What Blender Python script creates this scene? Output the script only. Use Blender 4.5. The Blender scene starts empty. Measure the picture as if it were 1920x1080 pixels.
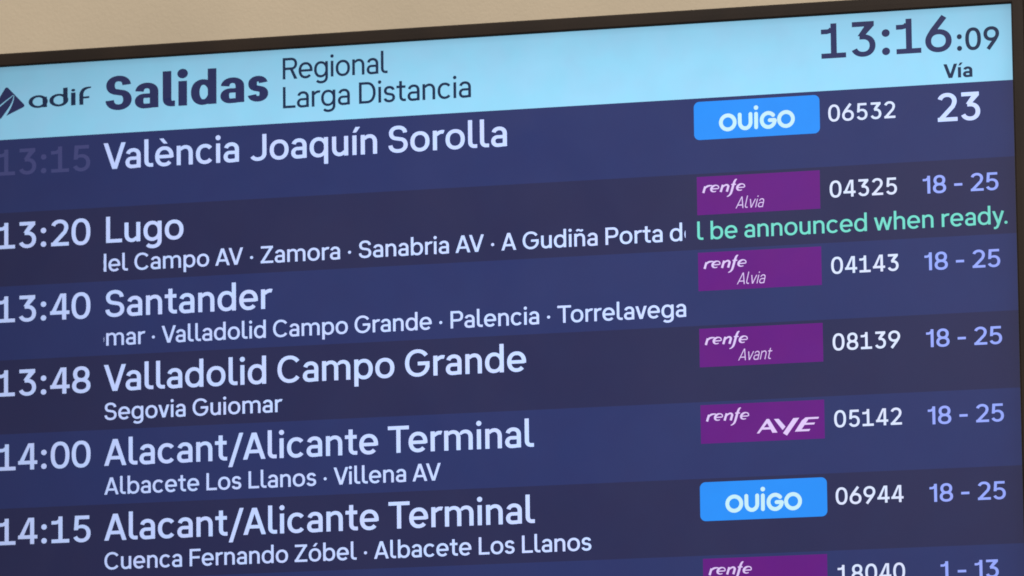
import bpy, math
from mathutils import Matrix, Vector, Euler

# ------------------------------------------------------------------ camera
S = 0.00063                 # metres per display pixel: a 55 inch, 1920 x 1080 panel
ZC = 2.55                   # height of the display's centre above the floor
sc = bpy.context.scene
def rod(w):
    t = math.sqrt(sum(a*a for a in w)); k = [a/t for a in w]
    K = Matrix(((0, -k[2], k[1]), (k[2], 0, -k[0]), (-k[1], k[0], 0)))
    return Matrix.Identity(3) + math.sin(t)*K + (1-math.cos(t))*(K @ K)
F_PX = 11242.5
Rm = rod((-0.14742207, -0.26317988, 0.03112094))       # display axes -> camera axes
tv = Vector((-50.47987, -86.01648, -10615.59258))
D2W = Matrix(((1, 0, 0), (0, 0, -1), (0, 1, 0)))       # display (right, up, out) -> world
cpos = D2W @ (-(Rm.transposed() @ tv)) * S + Vector((0, 0, ZC))
crot = D2W @ Rm.transposed()
cam_d = bpy.data.cameras.new('camera')
cam = bpy.data.objects.new('camera', cam_d)
sc.collection.objects.link(cam)
cam.matrix_world = Matrix.Translation(cpos) @ crot.to_4x4()
cam_d.sensor_width = 36.0
cam_d.lens = 36.0*F_PX/1920
cam_d.clip_start = 0.1
cam_d.clip_end = 100
sc.camera = cam
cam_d.dof.use_dof = True
cam_d.dof.focus_distance = 6.55
cam_d.dof.aperture_fstop = 11.0

# ------------------------------------------------------------------ light
sc.view_settings.view_transform = 'Standard'
sc.view_settings.look = 'None'
sc.view_settings.exposure = 0
sc.view_settings.gamma = 1
w = bpy.data.worlds.new('World'); sc.world = w; w.use_nodes = True
bg = w.node_tree.nodes['Background']
bg.inputs[0].default_value = (1.0, 0.86, 0.68, 1); bg.inputs[1].default_value = 0.10
def area(name, loc, target, size, power, col):
    l = bpy.data.lights.new(name, 'AREA'); l.shape = 'RECTANGLE'
    l.size, l.size_y = size; l.energy = power; l.color = col
    o = bpy.data.objects.new(name, l); sc.collection.objects.link(o)
    o.location = loc
    o.rotation_euler = (Vector(target)-Vector(loc)).to_track_quat('-Z', 'Y').to_euler()
    return o
area('hall_ceiling_light', (0.2, -2.6, 5.3), (0, 0.1, 3.2), (3.2, 1.0), 150, (1.0, 0.87, 0.74))
area('screen_veil_light', (1.15, -6.8, 4.1), (0.5, 0, 2.4), (1.6, 1.6), 135, (1.0, 0.88, 0.80))  # unseen lamp added so its soft reflection warms the screen's right side
sc.cycles.filter_width = 1.75

# ------------------------------------------------------------------ helpers
def P(u, v, d=0.0):
    """display pixel (u right, v down), d pixels in front of the lit panel -> world"""
    return ((u-960)*S, -d*S, ZC+(540-v)*S)
def s2l(c):
    c /= 255.0
    return c/12.92 if c <= 0.04045 else ((c+0.055)/1.055)**2.4
def mesh_obj(name, verts, faces, mat, parent=None, smooth=False):
    me = bpy.data.meshes.new(name)
    me.from_pydata(verts, [], faces); me.update()
    o = bpy.data.objects.new(name, me); sc.collection.objects.link(o)
    if mat: me.materials.append(mat)
    if smooth:
        for p in me.polygons: p.use_smooth = True
    if parent: o.parent = parent
    return o
def newmat(name):
    m = bpy.data.materials.new(name); m.use_nodes = True
    return m, m.node_tree, m.node_tree.nodes, m.node_tree.links, m.node_tree.nodes['Principled BSDF']

# LCD emission level: dims gradually to the left, top and panel edges, faint mura
def panel_emission_group():
    g = bpy.data.node_groups.new('panel_emission', 'ShaderNodeTree')
    g.interface.new_socket('Factor', in_out='OUTPUT', socket_type='NodeSocketFloat')
    g.interface.new_socket('Tint', in_out='OUTPUT', socket_type='NodeSocketColor')
    N, L = g.nodes, g.links
    out = N.new('NodeGroupOutput'); geo = N.new('ShaderNodeNewGeometry')
    sep = N.new('ShaderNodeSeparateXYZ'); L.new(geo.outputs['Position'], sep.inputs[0])
    def ramp(sock, stops):
        mr = N.new('ShaderNodeMapRange'); lo, hi = stops[0][0], stops[-1][0]
        mr.inputs['From Min'].default_value = lo; mr.inputs['From Max'].default_value = hi
        L.new(sock, mr.inputs['Value'])
        r = N.new('ShaderNodeValToRGB'); cr = r.color_ramp; cr.interpolation = 'B_SPLINE'
        while len(cr.elements) < len(stops): cr.elements.new(0.5)
        for e, (p, v) in zip(cr.elements, stops):
            e.position = (p-lo)/(hi-lo); e.color = (v, v, v, 1)
        L.new(mr.outputs[0], r.inputs[0])
        return r.outputs[0]
    X = lambda u: (u-960)*S
    Z = lambda v: ZC+(540-v)*S
    a = ramp(sep.outputs['X'], [(X(0), .60), (X(60), .68), (X(330), .82), (X(800), .94), (X(1300), 1.0), (X(1850), .98), (X(1900), .90), (X(1920), .74)])
    b = ramp(sep.outputs['Z'], [(Z(1080), .9), (Z(900), .95), (Z(500), .99), (Z(140), 1.0), (Z(60), .90), (Z(12), .80), (Z(0), .62)])
    m1 = N.new('ShaderNodeMath'); m1.operation = 'MULTIPLY'; L.new(a, m1.inputs[0]); L.new(b, m1.inputs[1])
    no = N.new('ShaderNodeTexNoise'); no.inputs['Scale'].default_value = 22; no.inputs['Detail'].default_value = 3
    L.new(geo.outputs['Position'], no.inputs['Vector'])
    m2 = N.new('ShaderNodeMapRange'); m2.inputs['From Min'].default_value = .3; m2.inputs['From Max'].default_value = .7
    m2.inputs['To Min'].default_value = .975; m2.inputs['To Max'].default_value = 1.025
    L.new(no.outputs[0], m2.inputs['Value'])
    m3 = N.new('ShaderNodeMath'); m3.operation = 'MULTIPLY'; L.new(m1.outputs[0], m3.inputs[0]); L.new(m2.outputs[0], m3.inputs[1])
    L.new(m3.outputs[0], out.inputs['Factor'])
    n2 = N.new('ShaderNodeTexNoise'); n2.inputs['Scale'].default_value = 30; n2.inputs['Detail'].default_value = 2
    L.new(geo.outputs['Position'], n2.inputs['Vector'])
    mx = N.new('ShaderNodeMix'); mx.data_type = 'RGBA'
    mr = N.new('ShaderNodeMapRange'); mr.inputs['From Min'].default_value = .35; mr.inputs['From Max'].default_value = .65
    L.new(n2.outputs[0], mr.inputs['Value']); L.new(mr.outputs[0], mx.inputs[0])
    mx.inputs[6].default_value = (1.03, .985, .99, 1); mx.inputs[7].default_value = (.97, 1.015, 1.01, 1)
    L.new(mx.outputs[2], out.inputs['Tint'])
    return g
BL = panel_emission_group()
def screen_mat(name, rgb):
    m, nt, N, L, b = newmat(name)
    b.inputs['Base Color'].default_value = (0.008, 0.007, 0.008, 1)
    b.inputs['Roughness'].default_value = 0.37
    b.inputs['IOR'].default_value = 1.5
    b.inputs['Specular IOR Level'].default_value = 0.2
    g = N.new('ShaderNodeGroup'); g.node_tree = BL
    geo = N.new('ShaderNodeNewGeometry'); sm = N.new('ShaderNodeTexNoise'); sm.inputs['Scale'].default_value = 6; sm.inputs['Detail'].default_value = 6; sm.inputs['Distortion'].default_value = 1.2
    L.new(geo.outputs['Position'], sm.inputs['Vector'])          # wipe marks on the anti-glare film
    rr = N.new('ShaderNodeMapRange'); rr.inputs['From Min'].default_value = .3; rr.inputs['From Max'].default_value = .7
    rr.inputs['To Min'].default_value = .33; rr.inputs['To Max'].default_value = .42
    L.new(sm.outputs[0], rr.inputs['Value']); L.new(rr.outputs[0], b.inputs['Roughness'])
    mul = N.new('ShaderNodeVectorMath'); mul.operation = 'MULTIPLY'
    mul.inputs[1].default_value = tuple(s2l(c) for c in rgb)
    L.new(g.outputs['Tint'], mul.inputs[0])
    L.new(mul.outputs[0], b.inputs['Emission Color'])
    L.new(g.outputs['Factor'], b.inputs['Emission Strength'])
    return m
M = dict(
    header=screen_mat('lcd_light_blue', (157, 225, 259)),
    blue=screen_mat('lcd_row_blue', (36, 50, 106)),
    dark=screen_mat('lcd_row_dark', (34, 40, 84)),
    ink=screen_mat('lcd_navy_text', (34, 46, 98)),
    ink2=screen_mat('lcd_deep_teal_text', (0, 40, 80)),
    text=screen_mat('lcd_white_text', (210, 230, 284)),
    text2=screen_mat('lcd_bright_white_text', (226, 238, 268)),
    faint=screen_mat('lcd_faint_text', (68, 74, 130)),
    plat=screen_mat('lcd_periwinkle_text', (156, 176, 266)),
    green=screen_mat('lcd_aqua_text', (116, 226, 210)),
    azure=screen_mat('lcd_azure_badge', (28, 146, 255)),
    ice=screen_mat('lcd_ice_text', (205, 244, 255)),
    purple=screen_mat('lcd_purple_badge', (99, 8, 130)),
    lilac=screen_mat('lcd_lilac_text', (228, 205, 255)),
)
def bezel_mat():
    m, nt, N, L, b = newmat('bezel_plastic')
    b.inputs['Roughness'].default_value = 0.5
    b.inputs['Specular IOR Level'].default_value = 0.2
    tc = N.new('ShaderNodeTexCoord'); n = N.new('ShaderNodeTexNoise'); n.inputs['Scale'].default_value = 1400; n.inputs['Detail'].default_value = 2
    L.new(tc.outputs['Object'], n.inputs['Vector'])
    n2 = N.new('ShaderNodeTexNoise'); n2.inputs['Scale'].default_value = 9; n2.inputs['Detail'].default_value = 5
    L.new(tc.outputs['Object'], n2.inputs['Vector'])
    r = N.new('ShaderNodeValToRGB'); L.new(n2.outputs[0], r.inputs[0])
    r.color_ramp.elements[0].color = (.011, .008, .007, 1); r.color_ramp.elements[0].position = .35
    r.color_ramp.elements[1].color = (.019, .013, .010, 1); r.color_ramp.elements[1].position = .65
    L.new(r.outputs[0], b.inputs['Base Color'])
    bp = N.new('ShaderNodeBump'); bp.inputs['Strength'].default_value = .25; bp.inputs['Distance'].default_value = .0003
    L.new(n.outputs[0], bp.inputs['Height']); L.new(bp.outputs[0], b.inputs['Normal'])
    return m
def wall_mat():
    m, nt, N, L, b = newmat('beige_wall_paint')
    b.inputs['Roughness'].default_value = 0.75
    tc = N.new('ShaderNodeTexCoord')
    n = N.new('ShaderNodeTexNoise'); n.inputs['Scale'].default_value = 3.5; n.inputs['Detail'].default_value = 6; n.inputs['Roughness'].default_value = .6
    L.new(tc.outputs['Object'], n.inputs['Vector'])
    r = N.new('ShaderNodeValToRGB'); L.new(n.outputs[0], r.inputs[0])
    r.color_ramp.elements[0].color = (.405, .368, .292, 1); r.color_ramp.elements[0].position = .3
    r.color_ramp.elements[1].color = (.465, .42, .333, 1); r.color_ramp.elements[1].position = .7
    L.new(r.outputs[0], b.inputs['Base Color'])
    n2 = N.new('ShaderNodeTexNoise'); n2.inputs['Scale'].default_value = 260; n2.inputs['Detail'].default_value = 4
    L.new(tc.outputs['Object'], n2.inputs['Vector'])
    bp = N.new('ShaderNodeBump'); bp.inputs['Strength'].default_value = .45; bp.inputs['Distance'].default_value = .0008
    L.new(n2.outputs[0], bp.inputs['Height']); L.new(bp.outputs[0], b.inputs['Normal'])
    return m
def plain(name, col, rough, metal=0):
    m, nt, N, L, b = newmat(name)
    n = N.new('ShaderNodeTexNoise'); n.inputs['Scale'].default_value = 40
    mr = N.new('ShaderNodeMapRange'); mr.inputs['To Min'].default_value = rough-.06; mr.inputs['To Max'].default_value = rough+.06
    L.new(n.outputs[0], mr.inputs['Value']); L.new(mr.outputs[0], b.inputs['Roughness'])
    b.inputs['Base Color'].default_value = (*col, 1); b.inputs['Metallic'].default_value = metal
    return m

# ------------------------------------------------------------------ setting
WALL_D = -175        # wall face, display pixels behind the lit panel (11 cm)
y = -WALL_D*S
wall = mesh_obj('wall', [(-4, y, 0), (4, y, 0), (4, y, 5.5), (-4, y, 5.5), (-4, y+.2, 0), (4, y+.2, 0), (4, y+.2, 5.5), (-4, y+.2, 5.5)],
                [(0, 1, 2, 3), (5, 4, 7, 6), (1, 5, 6, 2), (4, 0, 3, 7), (3, 2, 6, 7), (4, 5, 1, 0)], wall_mat())
wall['kind'] = 'structure'
floor_m = plain('floor_stone', (.35, .32, .28), .4)
fl = mesh_obj('floor', [(-4, y, 0), (-4, -9, 0), (4, -9, 0), (4, y, 0)], [(0, 1, 2, 3)], floor_m); fl['kind'] = 'structure'

# ------------------------------------------------------------------ display body
root = bpy.data.objects.new('departure_display', None); sc.collection.objects.link(root)
root['label'] = 'wall mounted screen with dark bezel listing train departures under a light blue header'
root['category'] = 'display'
BZ = plain
bez = bezel_mat()
def ring(profile, name, mat, parent):
    """profile: (outset from the lit panel, depth) loop swept round the panel rectangle"""
    vs, fs = [], []
    for o, d in profile:
        for (u, v) in ((-o, -o), (1920+o, -o), (1920+o, 1080+o), (-o, 1080+o)):
            vs.append(P(u, v, d))
    n = len(profile)
    for i in range(n):
        j = (i+1) % n
        for k in range(4):
            l = (k+1) % 4
            fs.append((i*4+k, i*4+l, j*4+l, j*4+k))
    return mesh_obj(name, vs, fs, mat, parent)
bz = ring([(0.6, -3), (0.6, 3.2), (1.6, 4.4), (3.2, 5.0), (12, 5.4), (21.0, 5.6), (23.2, 4.4), (24.2, 1.8), (24.2, -30), (0.6, -30)], 'bezel', bez, root)
gk = ring([(-0.5, .25), (0.6, .25), (0.6, -3), (-.5, -3)], 'screen_gasket', plain('black_gasket', (.012, .014, .016), .6), root)
hm = plain('housing_metal', (.03, .03, .032), .5, .3)
def box(u0, v0, u1, v1, d0, d1, name, mat, parent):
    vs = [P(u, v, d) for d in (d0, d1) for (u, v) in ((u0, v0), (u1, v0), (u1, v1), (u0, v1))]
    return mesh_obj(name, vs, [(3, 2, 1, 0), (4, 5, 6, 7), (0, 1, 5, 4), (1, 2, 6, 5), (2, 3, 7, 6), (3, 0, 4, 7)], mat, parent)
box(-18, -18, 1938, 1098, -72, -30.5, 'rear_housing', hm, root)
box(560, 260, 1360, 820, WALL_D+.5, -72.5, 'wall_bracket', hm, root)

# ------------------------------------------------------------------ flat shapes on the panel
STEP = 0.035     # display pixels between stacked layers of printed light (about 0.02 mm)
class Ink:
    def __init__(s, layer=1.0): s.v = []; s.f = []; s.clip = None; s.d = layer; s.n = 0
    def poly(s, pts, layer=None):
        if s.clip:
            for side, c in (('lo', s.clip[0]), ('hi', s.clip[1])):
                if c is None: continue
                sg = 1 if side == 'lo' else -1
                out = []
                for i in range(len(pts)):
                    a, b = pts[i], pts[(i+1) % len(pts)]
                    da, db = sg*(a[0]-c), sg*(b[0]-c)
                    if da >= 0: out.append(a)
                    if (da >= 0) != (db >= 0):
                        t = da/(da-db); out.append((c, a[1]+t*(b[1]-a[1])))
                pts = out
                if len(pts) < 3: return
        ar = sum(pts[i][0]*pts[(i+1) % len(pts)][1]-pts[(i+1) % len(pts)][0]*pts[i][1] for i in range(len(pts)))
        if abs(ar) < 1e-4: return
        if ar > 0: pts = pts[::-1]
        k = len(s.v); d = s.d + (s.n if layer is None else layer)*STEP
        s.v += [P(a, b, d) for a, b in pts]; s.f.append(tuple(range(k, k+len(pts))))
    def build(s, name, mat, parent): return mesh_obj(name, s.v, s.f, mat, parent)

# ------------------------------------------------------------------ stroke lettering
# glyph space: cap height 700, x-height 518, baseline 0, y up
def arc(x0, y0, x1, y1, a0, a1, w, e=2.2, n=26, hk=.45):
    hx, hy = w/2, w*hk
    cx, cy = (x0+x1)/2, (y0+y1)/2; rx, ry = (x1-x0)/2-hx, (y1-y0)/2-hy
    m = max(4, int(n*abs(a1-a0)/360)+2); r = []
    for i in range(m+1):
        a = math.radians(a0+(a1-a0)*i/m); c, q = math.cos(a), math.sin(a)
        r.append((cx+rx*math.copysign(abs(c)**(2/e), c), cy+ry*math.copysign(abs(q)**(2/e), q)))
    return r
def spline(pts, n=7):
    P_ = [pts[0]]+list(pts)+[pts[-1]]; r = []
    for i in range(1, len(P_)-2):
        p0, p1, p2, p3 = P_[i-1:i+3]
        for k in range(n):
            t = k/n
            r.append(tuple(.5*((2*p1[j])+(-p0[j]+p2[j])*t+(2*p0[j]-5*p1[j]+4*p2[j]-p3[j])*t*t+(-p0[j]+3*p1[j]-3*p2[j]+p3[j])*t**3) for j in (0, 1)))
    r.append(tuple(pts[-1])); return r
class G:
    """collects one glyph as strips of convex quads"""
    def __init__(s, w, hk=.45): s.w = w; s.hk = hk; s.parts = []
    def st(s, pts, ws=None, closed=False, w=None, hk=None, caps=False):
        w = w or s.w; hk2 = 2*(hk if hk is not None else s.hk)
        q = [pts[0]]
        for p in pts[1:]:
            if math.hypot(p[0]-q[-1][0], p[1]-q[-1][1]) > .5: q.append(p)
        if closed and math.hypot(q[0][0]-q[-1][0], q[0][1]-q[-1][1]) < 1: q.pop()
        n = len(q); L_, R_ = [], []
        for i in range(n):
            a = q[(i-1) % n] if (closed or i > 0) else q[i]
            b = q[(i+1) % n] if (closed or i < n-1) else q[i]
            dx, dy = b[0]-a[0], b[1]-a[1]; l = math.hypot(dx, dy) or 1
            k = 1.0
            if ws:
                t = i/(n-1 if not closed else n)*(len(ws)-1); j = min(int(t), len(ws)-2); k = ws[j]+(ws[j+1]-ws[j])*(t-j)
            ox, oy = -dy/l*w/2*k, dx/l*w/2*k*hk2
            L_.append((q[i][0]+ox, q[i][1]+oy)); R_.append((q[i][0]-ox, q[i][1]-oy))
        strip = []
        for i in range(n if closed else n-1):
            j = (i+1) % n
            strip.append([L_[i], L_[j], R_[j], R_[i]])
        s.parts.append(strip)
        if caps:
            for c in (q[0], q[-1]): s.dot(c[0], c[1], w)
    def bar(s, x0, y0, x1, y1): s.parts.append([[(x0, y0), (x1, y0), (x1, y1), (x0, y1)]])
    def pg(s, *pts): s.parts.append([list(pts)])
    def dot(s, cx, cy, d, n=20): s.parts.append([[(cx+d/2*math.cos(2*math.pi*i/n), cy+d/2*math.sin(2*math.pi*i/n)) for i in range(n)]])
def diag(g, x0, y0, x1, y1, w):      # slanted stem with level ends, centre line x0,y0 -> x1,y1
    g.pg((x0-w/2, y0), (x0+w/2, y0), (x1+w/2, y1), (x1-w/2, y1))
XH, CAP, ASC, DES, OV = 518, 700, 742, -190, 10
def glyph(ch, w, plain1=False):
    g = G(w, .45 if w < 135 else .365); h = w/2; t = w*2*g.hk     # t: horizontal stroke thickness
    hk = g.hk
    A_ = lambda x0, y0, x1, y1, a0, a1, e=2.2, ww=None: arc(x0, y0, x1, y1, a0, a1, ww or w, e, 30, hk)
    sp = (0, 0)
    base = {'è': 'e', 'í': 'i', 'ñ': 'n', 'ó': 'o'}.get(ch)
    if base:
        g2, W, l, r = glyph(base, w)
        if base == 'i': g2.parts = g2.parts[:1]
        cx = W/2
        if ch == 'ñ':
            g2.st(spline([(cx-120, 625), (cx-70, 672), (cx, 655), (cx+70, 632), (cx+125, 680)]), w=w*.8)
        else:
            sgn = 1 if ch != 'è' else -1
            a, b = (cx-5*sgn-30, 600), (cx+75*sgn-8, 735)
            if ch == 'è': a, b = (cx+35, 600), (cx-75, 740)
            diag(g2, a[0], a[1], b[0], b[1], w*.98)
            if ch == 'í': g2.parts[-1] = [[(cx-45, 595), (cx+45, 595), (cx+150, 740), (cx+28, 740)]]
        return g2, W, l, r
    if ch == ' ': return g, 208, 0, 0
    if ch == 'o':
        g.st(A_(0, -OV, 497, XH+OV, 0, 360), closed=True); return g, 497, 38, 38
    if ch == 'c':
        g.st(A_(0, -OV, 480, XH+OV, 40, 320)); return g, 452, 38, 30
    if ch == 'e':
        p = A_(0, -OV, 487, XH+OV, -8, 318); g.st(p)
        yb = XH/2-4; g.bar(h*1.1, yb-t*.47, 487-h*.8, yb+t*.45); return g, 487, 38, 34
    if ch in 'dqbpg':
        W = 482
        bowl = [(x, yy) for x, yy in arc(0, -OV, W-w*.12, XH+OV, 0, 360, w, 2.2, 36, hk)]
        ws = [.62, .85, 1, 1, 1, 1, 1, .85, .62]
        if ch in 'bp': bowl = [(W-x, yy) for x, yy in bowl]
        g.st(bowl, ws=ws, closed=True)
        xs0 = W-w if ch in 'dqg' else 0
        if ch in 'db': g.bar(xs0, 0, xs0+w, ASC)
        elif ch in 'qp': g.bar(xs0, DES, xs0+w, XH)
        else:
            g.st([(W-h, XH), (W-h, 0)]+A_(12, DES-15, W, 205, 0, -142)); return g, W, 38, 62
        return (g, W, 38, 64) if ch in 'dq' else (g, W, 64, 38)
    if ch in 'nhmru':
        if ch == 'u':
            W = 420
            g.bar(W-w, 0, W, XH)
            p = [(h, XH)]+A_(0, -OV, W-w*.3, 420, 180, 335)
            g.st(p, ws=[1, 1, 1, 1, .95, .6]); return g, W, 60, 64
        top = ASC if ch == 'h' else XH
        g.bar(0, 0, w, top)
        if ch in 'nh':
            W = 425; g.st(A_(w*.32, 100, W, XH+OV, 152, 0)+[(W-h, 0)], ws=[.55, .95, 1, 1, 1, 1]); return g, W, 64, 60
        if ch == 'm':
            W = 735; mid = W/2+h
            g.st(A_(w*.32, 130, mid, XH+OV, 152, 0)+[(mid-h, 0)], ws=[.55, .92, .97, 1, 1, 1])
            g.st(A_(mid-w*.68, 130, W, XH+OV, 152, 0)+[(W-h, 0)], ws=[.55, .92, .97, 1, 1, 1]); return g, W, 64, 60
        g.st(A_(w*.32, 90, 440, XH+8, 155, 78, 2.2)+[(286, XH-t*.5)], ws=[.55, .95, 1, 1]); return g, 284, 64, 14
    if ch == 'a':
        bold = w > 135
        W = 448 if bold else 405; kb = .31 if bold else hk; tb = 2*kb*w; k2 = .86 if bold else 1
        g.st(A_(8, 150, W, XH+OV, 176 if bold else 164, 0)+[(W-h, 0)])
        g.st([(W-w*.4, 306-tb*.5), (W*.55, 306-tb*.5)]+arc(0, -OV, W*.83, 308, 100, 270, w, 2.1, 30, kb)+arc(0, -OV, W*1.08, 270, 285, 338, w, 2.2, 30, kb), ws=[.9, .95, 1, 1, 1, .95, .7], hk=kb)
        return g, W, 40, 54
    if ch == 'l':
        g.st([(h, ASC), (h, 150)]+A_(0, 0, 330, 330, 180, 262)+[(232, t*.5)], ws=[1, 1, 1, 1]); return g, 228, 62, 30
    if ch == 'i':
        g.bar(0, 0, w, XH); g.dot(h, 672, w*1.18+8); return g, w, 66, 66
    if ch == 't':
        x = 95
        g.st([(x+h, 665), (x+h, 150)]+A_(x, 0, 430, 330, 180, 262)+[(318, t*.5)])
        g.bar(0, XH-t, 305, XH); return g, 315, 24, 30
    if ch == 's':
        W = 388; md = 262
        g.st(A_(14, md-t/2, W-10, XH+OV, 8, 238)+A_(0, -OV, W, md+t/2, 58, -171)); return g, W, 34, 34
    if ch in 'vy':
        W = 448; b = w*1.06
        diag(g, b/2, XH, W/2-b*.06, 0, b) if ch == 'v' else diag(g, b/2, XH, W/2+4, 20, b)
        if ch == 'v': diag(g, W-b/2, XH, W/2+b*.06, 0, b)
        else: g.st([(W-h*1.04, XH), (W/2-8, -30), (W/2-50, -120), (W/2-110, -152), (W/2-170, -150)], ws=[1.02, 1, 1, 1, .98])
        return g, W, 14, 14
    if ch == 'w':
        W = 690; b = w*1.0; q = W/2
        diag(g, b/2, XH, 190, 0, b); diag(g, q, XH, 190, 0, b*.95); diag(g, q, XH, W-190, 0, b*.95); diag(g, W-b/2, XH, W-190, 0, b); return g, W, 14, 14
    if ch == '/': diag(g, h*.95, -180, 392-h*.95, 712, w*.98); return g, 392, 12, -12
    if ch == '.': g.dot(w*.6, w*.6-6, w*1.22); return g, w*1.2, 45, 45
    if ch == '·': g.dot(w*.6, 262, w*1.22); return g, w*1.2, 80, 80
    if ch == '-': g.bar(0, 248, 300, 248+t); return g, 300, 60, 60
    if ch == ':': g.dot(75, 72, w*1.36); g.dot(75, 440, w*1.36); return g, 150, 90, 90
    # capitals
    if ch == 'V':
        W = 586; b = w*1.08; diag(g, b/2, CAP, W/2-b*.05, 0, b); diag(g, W-b/2, CAP, W/2+b*.05, 0, b); return g, W, 10, 10
    if ch == 'A':
        W = 590; b = w*1.06; diag(g, b/2, 0, W/2-b*.05, CAP, b); diag(g, W-b/2, 0, W/2+b*.05, CAP, b); g.bar(135, 160, W-135, 160+t*.95); return g, W, 10, 10
    if ch == 'L': g.bar(0, 0, w, CAP); g.bar(w*.5, 0, 425, t); return g, 425, 72, 20
    if ch == 'F': g.bar(0, 0, w, CAP); g.bar(w*.5, CAP-t, 445, CAP); g.bar(w*.5, 310, 410, 310+t); return g, 445, 72, 22
    if ch == 'T': g.bar(0, CAP-t, 545, CAP); g.bar(272-h, 0, 272+h, CAP-t*.5); return g, 545, 22, 22
    if ch == 'Z':
        g.bar(10, CAP-t, 500, CAP); g.bar(0, 0, 510, t); g.pg((0, t*.6), (w*1.2, t*.6), (500, CAP-t*.6), (500-w*1.2, CAP-t*.6)); return g, 510, 36, 32
    if ch == 'J':
        g.st([(450-h, CAP), (450-h, 180)]+A_(0, -OV, 450, 400, 0, -152)); return g, 450, 22, 66
    if ch == 'S':
        W = 500; md = 362
        g.st(A_(16, md-t/2, W-14, CAP+OV, 2, 240)+A_(0, -OV, W, md+t/2, 60, -178)); return g, W, 42, 42
    if ch == 'C': g.st(A_(0, -OV, 640, CAP+OV, 38, 322, 2.15)); return g, 600, 44, 36
    if ch == 'G':
        g.st(A_(0, -OV, 650, CAP+OV, 36, 330, 2.15)+[(635-h, 240), (635-h, 330)])
        g.bar(330, 335-t*.5, 635, 335+t*.5); return g, 635, 44, 52
    if ch == 'D':
        g.bar(0, 0, w, CAP); g.st([(h, CAP-t/2), (260, CAP-t/2)]+A_(-20, 0, 560, CAP, 82, -82, 2.2)+[(260, t/2), (h, t/2)]); return g, 560, 72, 44
    if ch in 'PR':
        g.bar(0, 0, w, CAP); W = 505
        y0 = 275 if ch == 'P' else 300
        g.st([(h, CAP-t/2), (280, CAP-t/2)]+A_(W-420, y0, W, CAP, 84, -84, 2.2)+[(280, y0+t/2), (h, y0+t/2)])
        if ch == 'R': g.pg((500-w*1.12, 0), (510, 0), (340, y0+t*.6), (340-w*1.12, y0+t*.6)); return g, 510, 72, 24
        return g, W, 72, 24
    # digits
    W = 500
    if ch == '0': g.st(arc(0, -OV, W, CAP+OV, 0, 360, w, 2.35, 40, hk), closed=True); return g, W, 36, 36
    if ch == '1':
        if plain1:
            g.bar(165, 0, 165+w, CAP); g.st([(0, 540), (95, 540), (150, 556), (180, 610)], ws=[1, 1, 1, .8], w=w*.92); return g, 165+w, 40, 74
        g.bar(190, 0, 190+w, CAP); g.bar(8, 0, 478, t); g.st([(6, 540), (120, 540), (178, 552), (208, 600)], ws=[1, 1, 1, .8], w=w*.95); return g, 484, 36, 36
    if ch == '2':
        g.st(A_(5, 290, 468, CAP+OV, 163, -22, 2.1)+[(W-h-72, 370), (w*.82, t*.7)]); g.bar(10, 0, 480, t); return g, 480, 40, 40
    if ch == '3':
        g.bar(30, CAP-t, 448, CAP); g.pg((448-w*1.32, CAP-t*.5), (448, CAP-t*.9), (238+w*.22, 405), (238-w*.92, 405+6))
        g.st([(170, 442-t/2), (232, 442-t/2)]+A_(0, -OV, 473, 442, 80, -158, 2.15)); return g, 473, 40, 40
    if ch == '4':
        g.bar(318, 0, 318+w, CAP); g.pg((0, 160), (w*1.12, 160), (318+w*.35, CAP), (318-w*.42, CAP)); g.bar(0, 142, 512, 142+t); return g, 512, 30, 24
    if ch == '5':
        g.bar(62, CAP-t, 440, CAP); g.pg((62, CAP), (62+w, CAP), (36+w, 318), (36, 318))
        g.st([(36+w*.5, 362)]+A_(0, -OV, 475, 462, 128, -156, 2.15), ws=[.6, .95, 1, 1, 1, 1, 1]); return g, 475, 40, 40
    if ch in '69':
        q = G(w, hk); q.st(A_(0, -OV, 500, 452, 0, 360, 2.15), closed=True)
        q.pg((6+w*.02, 235), (w*1.02, 250), (400, CAP), (400-w*1.28, CAP)) if False else q.st([(h+4, 245), (h+28, 330), (92+h, 428), (375-w*.1, 704)], ws=[.8, .95, 1.02, 1.05])
        if ch == '9': q.parts = [[[(500-x, CAP-yy) for x, yy in f] for f in s_] for s_ in q.parts]
        return q, 500, 40, 40
    if ch == '8':
        g.st(A_(0, -OV, 485, 396, 0, 360), closed=True); g.st(A_(26, 396-t*1.0, 459, CAP+OV, 0, 360), closed=True); return g, 485, 40, 40
    raise KeyError(ch)
KERN = {'Va': -48, 'Ví': -30, 'To': -62, 'Te': -62, 'AV': -62, 'Vi': -26, '/A': -8, 'Jo': -4, 'ra': -6, 'av': -8, 've': -10, 'La': 0, 'rg': -8, 'ov': -8, 'ea': 4, 'y.': -45, 'om': 0}
TRACK = []
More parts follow.
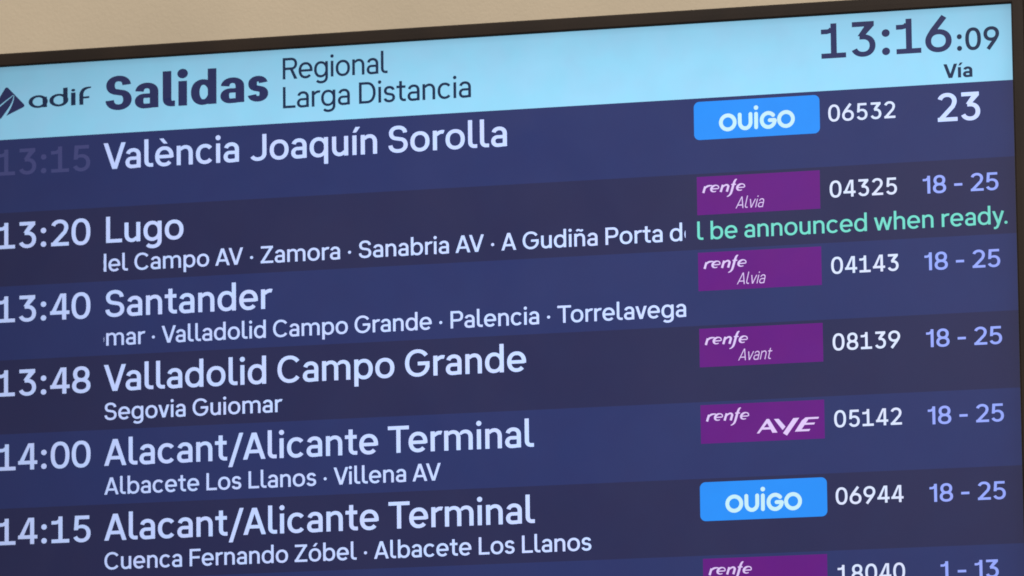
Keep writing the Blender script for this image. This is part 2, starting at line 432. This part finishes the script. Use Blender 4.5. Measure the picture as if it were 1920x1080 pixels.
def text(name, s, base, cap, anchors, mat, parent, wt=110, layer=1.0, clip=None, tab=None, plain1=False, xs=1.045, shear=0.0, label=None, fit=.8, sb=.84):
    """anchors: ((index, side, u), (index, side, u)): where the ink of two characters must sit"""
    k = cap/CAP; gl = [glyph(c, wt, plain1) for c in s]
    pos = []; x = 0
    for i, (g, W, l, r) in enumerate(gl):
        if tab and s[i] in '0123456789':
            pos.append(x+(tab-W)/2); x += tab
        else:
            if i and not tab: x += KERN.get(s[i-1]+s[i], 0)
            pos.append(x+l*sb); x += (l+r)*sb+W
    def ink(i, side, tr, sc_): return k*xs*sc_*(pos[i]+(gl[i][1] if side == 'r' else 0))+tr*i
    (i0, s0, u0), (i1, s1, u1) = anchors
    i0 %= len(s); i1 %= len(s)
    nat = ink(i1, s1, 0, 1)-ink(i0, s0, 0, 1); want = u1-u0
    # half of the misfit goes into letter width, half into spacing
    q = want/nat; sx = 1+(q-1)*fit
    rest = want-(ink(i1, s1, 0, sx)-ink(i0, s0, 0, sx))
    tr = rest/(i1-i0) if i1 != i0 else 0
    off = u0-ink(i0, s0, tr, sx)
    TRACK.append((s, round(q, 3)))
    I = Ink(layer); I.clip = clip
    for i, (g, W, l, r) in enumerate(gl):
        for n, strip in enumerate(g.parts):
            for f in strip:
                I.poly([(off+k*xs*sx*(pos[i]+px)+tr*i+shear*k*py, base-k*py) for px, py in f], n)
    o = I.build(name, mat, parent)
    if label: o['label'] = label
    return o
def quadobj(name, u0, v0, u1, v1, d, mat, parent): return mesh_obj(name, [P(u0, v0, d), P(u0, v1, d), P(u1, v1, d), P(u1, v0, d)], [(0, 1, 2, 3)], mat, parent)
def rrect(name, u0, v0, u1, v1, r, d, mat, parent):
    pts = []
    for cx, cy, a in ((u1-r, v0+r, -90), (u1-r, v1-r, 0), (u0+r, v1-r, 90), (u0+r, v0+r, 180)):
        for i in range(9):
            t = math.radians(a+90*i/8); pts.append((cx+r*math.cos(t), cy+r*math.sin(t)))
    I = Ink(d); I.poly(pts, 0); return I.build(name, mat, parent)

# ------------------------------------------------------------------ header
D0, D1, D2 = 0.0, 0.3, 0.6
hd = quadobj('header_band', 0, 0, 1920, 135, D0, M['header'], root)
text('title_text', 'Salidas', 92.0, 61.5, ((0, 'l', 254.4), (-1, 'r', 563.5)), M['ink'], hd, wt=164, layer=D1, fit=1, sb=.70)
text('service_text', 'Regional', 55.3, 39, ((0, 'l', 591), (-1, 'r', 787.3)), M['ink2'], hd, wt=93, layer=D1)
text('service_text', 'Larga Distancia', 108.2, 39, ((0, 'l', 591), (-1, 'r', 941.9)), M['ink2'], hd, wt=93, layer=D1)
text('clock_text', '13:16', 77.6, 62, ((0, 'l', 1580), (-1, 'r', 1813.4)), M['ink'], hd, wt=113, layer=D1, tab=560)
text('seconds_text', ':09', 78.0, 39.4, ((0, 'l', 1822.8), (-1, 'r', 1897.6)), M['ink2'], hd, wt=119, layer=D1, tab=590)
text('column_heading', 'Vía', 125.5, 25, ((0, 'l', 1797.6), (-1, 'r', 1848.8)), M['ink2'], hd, wt=134, layer=D1, fit=1, sb=.72)
# railway operator's emblem and wordmark
def round_poly(V, r, n=6):
    out = []; m = len(V)
    for i in range(m):
        a, b, c = Vector(V[i-1]), Vector(V[i]), Vector(V[(i+1) % m])
        p, q = b+(a-b).normalized()*r, b+(c-b).normalized()*r
        for k in range(n+1):
            t = k/n; e = p*(1-t)**2+b*2*t*(1-t)+q*t*t; out.append((e.x, e.y))
    return out
em = Ink(D1); em.poly(round_poly([(64.2, 36.0), (101.5, 75.0), (15.0, 112.0)], 6), 0)
emo = em.build('emblem', M['ink'], hd)
def ribbon(I, pts, ws, layer):
    n = len(pts)
    Ls, Rs = [], []
    for i in range(n):
        a, b = pts[max(i-1, 0)], pts[min(i+1, n-1)]
        dx, dy = b[0]-a[0], b[1]-a[1]; l = math.hypot(dx, dy)
        t = i/(n-1)*(len(ws)-1); j = min(int(t), len(ws)-2); k = (ws[j]+(ws[j+1]-ws[j])*(t-j))/2
        Ls.append((pts[i][0]-dy/l*k, pts[i][1]+dx/l*k)); Rs.append((pts[i][0]+dy/l*k, pts[i][1]-dx/l*k))
    for i in range(n-1): I.poly([Ls[i], Ls[i+1], Rs[i+1], Rs[i]], layer)
tl = Ink(D2)
ribbon(tl, spline([(77.5, 53.5), (71, 58.5), (61.5, 65), (50.5, 73), (33, 83)]), [.9, 1.6, 2.3, 3.0], 0)
ribbon(tl, spline([(78.6, 54.0), (77.6, 62), (73, 73), (66, 84), (56, 98)]), [.9, 2.0, 3.8, 6.2], 1)
tlo = tl.build('emblem_track', M['header'], hd)
def ellring(I, cx, cy, rx, ry, tv_, th, a0=0, a1=360, layer=0, n=28, flat=None):
    # tv_: stroke width at the sides, th: at top and bottom
    for i in range(n):
        q = []
        for j in (i, i+1):
            a = math.radians(a0+(a1-a0)*j/n); c, s_ = math.cos(a), math.sin(a)
            q.append(((cx+rx*c, cy-ry*s_), (cx+(rx-tv_)*c, cy-(ry-th)*s_)))
        I.poly([q[0][0], q[1][0], q[1][1], q[0][1]], layer)
ad = Ink(D1)
def adq(u0, v0, u1, v1, layer): ad.poly([(u0, v0), (u1, v0), (u1, v1), (u0, v1)], layer)
ellring(ad, 125.5, 68.2, 18.6, 11.8, 8.0, 3.9, layer=0)
ad.poly([(133.6, 60.5), (142.3, 60.0), (142.5, 79.2), (134.2, 79.3)], 1)
ellring(ad, 165.2, 67.8, 18.4, 11.8, 8.2, 3.9, layer=0)
ad.poly([(173.4, 45.8), (182.2, 45.4), (182.2, 70), (179.4, 75), (173.4, 72)], 1)
ad.poly([(188.6, 55.6), (197.3, 55.4), (197.3, 78.9), (188.6, 79.2)], 0)
ellring(ad, 192.9, 51.2, 3.9, 2.5, 3.8, 2.4, layer=0)
ribbon(ad, spline([(208.4, 79.0), (208.4, 66), (208.8, 58), (212.5, 51.6), (219, 48.6), (227.2, 47.4)], 6), [7.8, 7.8, 7.6, 6.2, 4.2, 2.2], 0)
ad.poly([(211.0, 64.2), (223.8, 63.6), (223.6, 67.4), (211.0, 67.8)], 1)
ad.build('operator_wordmark', M['ink2'], hd)

# ------------------------------------------------------------------ operator badges
def ouigo(row_v, par):
    b = rrect('operator_badge', 1349.0, row_v+6.3, 1575.6, row_v+74.6, 10, D1, M['azure'], par)
    b['label'] = 'azure badge with rounded corners'
    I = Ink(D2); W = 6.9
    def rs(pts, layer, close=False):
        n = len(pts); ribbon(I, pts+([pts[1]] if close else []), [W, W], layer)
        if not close:
            for c in (pts[0], pts[-1]):
                I.poly([(c[0]+W/2*math.cos(math.pi*i/9), c[1]+W/2*math.sin(math.pi*i/9)) for i in range(18)], layer+1)
    def ell(cx, cy, rx, ry, a0, a1, n=26): return [(cx+rx*math.cos(math.radians(a0+(a1-a0)*i/n)), cy-ry*math.sin(math.radians(a0+(a1-a0)*i/n))) for i in range(n+1)]
    o = row_v-135; r = 12.5
    rs(ell(1410.2, o+181, r, r, 0, 360), 0, True)
    rs([(1431.9, o+168.4), (1431.9, o+182)]+ell(1441.6, o+182.5, 9.7, 10.8, 180, 360, 16)+[(1451.3, o+182), (1451.3, o+168.4)], 0)
    rs([(1461.4, o+168.6), (1461.2, o+192.6)], 0)
    I.poly([(1461.5+4.1*math.cos(math.pi*i/9), o+157.6+4.1*math.sin(math.pi*i/9)) for i in range(18)], 0)
    rs(ell(1483.2, o+180.9, r-.6, r, 42, 360, 26)+[(1495.2, o+182.4)], 0)
    rs([(1494.4, o+181.4), (1485.8, o+181.4)], 3)
    rs(ell(1515.0, o+181, r, r, 0, 360), 0, True)
    I.build('operator_name', M['ice'], par)
def renfe(row_v, par, sub=None):
    b = quadobj('operator_badge', 1352.3, row_v+5.4, 1573.6, row_v+73.6, D1, M['purple'], par)
    b['label'] = 'purple rectangular badge'
    I = Ink(D2); o = row_v; B = o+34.2; H = 13.2; sh = .30
    def R(pts, ws, layer): ribbon(I, [(x+(B-yy)*sh, yy) for x, yy in pts], [k*1.14 for k in ws], layer)
    def e_(x, layer):
        n = 22; pts = [(x+7.0+6.6*math.cos(math.radians(-4+306*i/n)), B-H/2-(H/2-1.0)*math.sin(math.radians(-4+306*i/n))) for i in range(n+1)]
        R(pts, [1.6, 1.8, 1.6, 2.9, 3.6, 3.2, 1.8, 1.2], layer); R([(x+2.0, B-H/2+.6), (x+13.2, B-H/2+.4)], [1.7, 1.7], layer+1)
    R([(1364.0, B+.3), (1364.2, B-H+2)], [3.5, 3.3], 0)
    R(spline([(1364.2, B-H*.5), (1367, B-H+2.6), (1371, B-H+1.2), (1376.5, B-H+1.2)]), [1.2, 3.0, 2.4, 1.4], 1)
    e_(1376.0, 0)
    R([(1395.4, B+.2), (1395.6, B-H+.8)], [3.5, 3.3], 0)
    R(spline([(1396, B-H*.5), (1399, B-H+2.4), (1403, B-H+1.2), (1406.2, B-H+3.6), (1406.5, B-H*.5), (1406.4, B+.2)]), [1.0, 2.4, 2.6, 3.4, 3.5, 3.5], 1)
    R(spline([(1418.5, B-21.2), (1416.2, B-19.6), (1415.0, B-14), (1414.9, B-4), (1414.6, B+3), (1412.6, B+7), (1409.0, B+9)]), [1.0, 2.8, 3.5, 3.6, 3.3, 2.2, 1.0], 0)
    R([(1411.0, B-H+1.2), (1419.5, B-H+1.1)], [1.9, 1.9], 1)
    e_(1422.8, 0)
    I.build('operator_name', M['lilac'], par)
    if sub in ('Alvia', 'Avant'):
        text('train_type', sub, row_v+(65.0 if sub == 'Alvia' else 64.6), 20.4, ((0, 'l', 1421.6), (-1, 'r', 1470.6 if sub == 'Alvia' else 1479.6)), M['lilac'], par, wt=66, layer=D2, xs=.70, shear=.24)
    elif sub == 'AVE':
        J = Ink(D2); q = o-675
        sh_ = lambda pts, l: J.poly([(x, yy+q) for x, yy in pts], l)
        sh_([(1452.6, 734.6), (1457.0, 734.6), (1473.6, 714.6), (1474.8, 710.0), (1470.6, 710.0)], 0)
        sh_([(1470.6, 710.0), (1475.0, 710.0), (1489.6, 734.6), (1480.6, 734.6), (1471.6, 717.5)], 1)
        sh_([(1461.0, 724.6), (1477.0, 724.6), (1479.2, 728.4), (1458.6, 728.4)], 2)
        sh_([(1483.6, 710.6), (1492.2, 710.6), (1504.0, 724.8), (1498.8, 730.6)], 0)
        sh_([(1518.2, 710.6), (1528.8, 710.3), (1506.4, 740.6), (1499.4, 736.0)], 0)
        sh_([(1520.4, 734.4), (1533.5, 715.1), (1540.2, 710.2), (1547.6, 710.2), (1530.0, 734.4)], 0)
        sh_([(1540.2, 713.6), (1542.0, 710.2), (1564.0, 710.2), (1562.6, 713.5)], 1)
        sh_([(1533.2, 723.2), (1535.0, 719.9), (1556.8, 719.9), (1555.0, 723.2)], 2)
        sh_([(1520.4, 734.4), (1526.0, 730.8), (1548.2, 730.8), (1546.0, 734.4)], 3)
        J.build('train_type', M['lilac'], par)

# ------------------------------------------------------------------ timetable rows
rows = []
for i in range(7):
    v0 = 135*(i+1)
    r = quadobj('timetable_row', 0, v0, 1920, v0+135, D0, M['blue' if i % 2 == 0 else 'dark'], root)
    r['label'] = 'lighter blue row of the timetable' if i % 2 == 0 else 'darker violet row of the timetable'
    rows.append((r, v0))
def time_(i, s, mat='text'):
    r, v = rows[i]
    text('departure_time', s, v+66.0, 47.6, ((1, 'l', 87.6), (-1, 'r', 225.4)), M[mat], r, wt=108, layer=D1, tab=560)
def dest(i, s, u0, u1): r, v = rows[i]; text('destination', s, v+65.4, 47.8, ((0, 'l', u0), (-1, 'r', u1)), M['text'], r, wt=107, layer=D1)
def stops(i, s, anchors, clip=None): r, v = rows[i]; text('stops', s, v+117.6, 30.8, anchors, M['text'], r, wt=102, layer=D1, clip=clip)
for i, s in enumerate(['13:15', '13:20', '13:40', '13:48', '14:00', '14:15']): time_(i, s, 'faint' if i == 0 else 'text')
dest(0, 'València Joaquín Sorolla', 250.9, 1007.2)
dest(1, 'Lugo', 255.4, 402.4)
dest(2, 'Santander', 253.9, 568.3)
dest(3, 'Valladolid Campo Grande', 250.9, 1037.6)
dest(4, 'Alacant/Alicante Terminal', 251.2, 1049.8)
dest(5, 'Alacant/Alicante Terminal', 251.2, 1049.8)
CL = (250.6, 1330.5)
s1 = 'del Campo AV · Zamora · Sanabria AV · A Gudiña Porta de'
stops(1, s1, ((1, 'l', 259.8), (len(s1)-2, 'l', 1302.2)), CL)
s2 = 'omar · Valladolid Campo Grande · Palencia · Torrelavega'
stops(2, s2, ((1, 'l', 255.4), (-1, 'r', 1329.3)), CL)
stops(3, 'Segovia Guiomar', ((0, 'l', 251.9), (-1, 'r', 586.1)))
stops(4, 'Albacete Los Llanos · Villena AV', ((0, 'l', 251.4), (-1, 'r', 879.1)))
stops(5, 'Cuenca Fernando Zóbel · Albacete Los Llanos', ((0, 'l', 251.5), (-1, 'r', 1152.0)))
r1, v1 = rows[1]
text('status_message', 'l be announced when ready.', v1+117.6, 31, ((0, 'l', 1351.8), (-1, 'r', 1904.4)), M['green'], r1, wt=98, layer=D1, clip=(1350, 1910))
for i, s in enumerate(['06532', '04325', '04143', '08139', '05142', '06944', '18040']):
    r, v = rows[i]
    text('train_number', s, v+55.2, 29.6, ((0, 'l', 1590.8 if s[0] == '0' else 1591.5), (-1, 'r', 1710.6)), M['text2'], r, wt=106, layer=D1, tab=600)
text('platform_number', '23', rows[0][1]+66.9, 49.7, ((0, 'l', 1785), (-1, 'r', 1861)), M['text'], rows[0][0], wt=110, layer=D1)
for i in range(1, 6):
    r, v = rows[i]
    text('platform_number', '18 - 25', v+57.4, 31.2, ((0, 'l', 1756.6), (-1, 'r', 1890.0)), M['plat'], r, wt=106, layer=D1, plain1=True)
text('platform_number', '1 - 13', rows[6][1]+57.4, 31.2, ((0, 'l', 1773.0), (-1, 'r', 1874.6)), M['plat'], rows[6][0], wt=106, layer=D1, plain1=True)
ouigo(rows[0][1], rows[0][0]); ouigo(rows[5][1], rows[5][0])
renfe(rows[1][1], rows[1][0], 'Alvia'); renfe(rows[2][1], rows[2][0], 'Alvia'); renfe(rows[3][1], rows[3][0], 'Avant')
renfe(rows[4][1], rows[4][0], 'AVE'); renfe(rows[6][1], rows[6][0])
# solid LCD panel that carries the lit bands
box(-.4, -.4, 1920.4, 1080.4, -29, -.4, 'lcd_panel', plain('lcd_glass_edge', (.01, .01, .012), .3), root)
for t_ in TRACK: print('TRACK', t_)
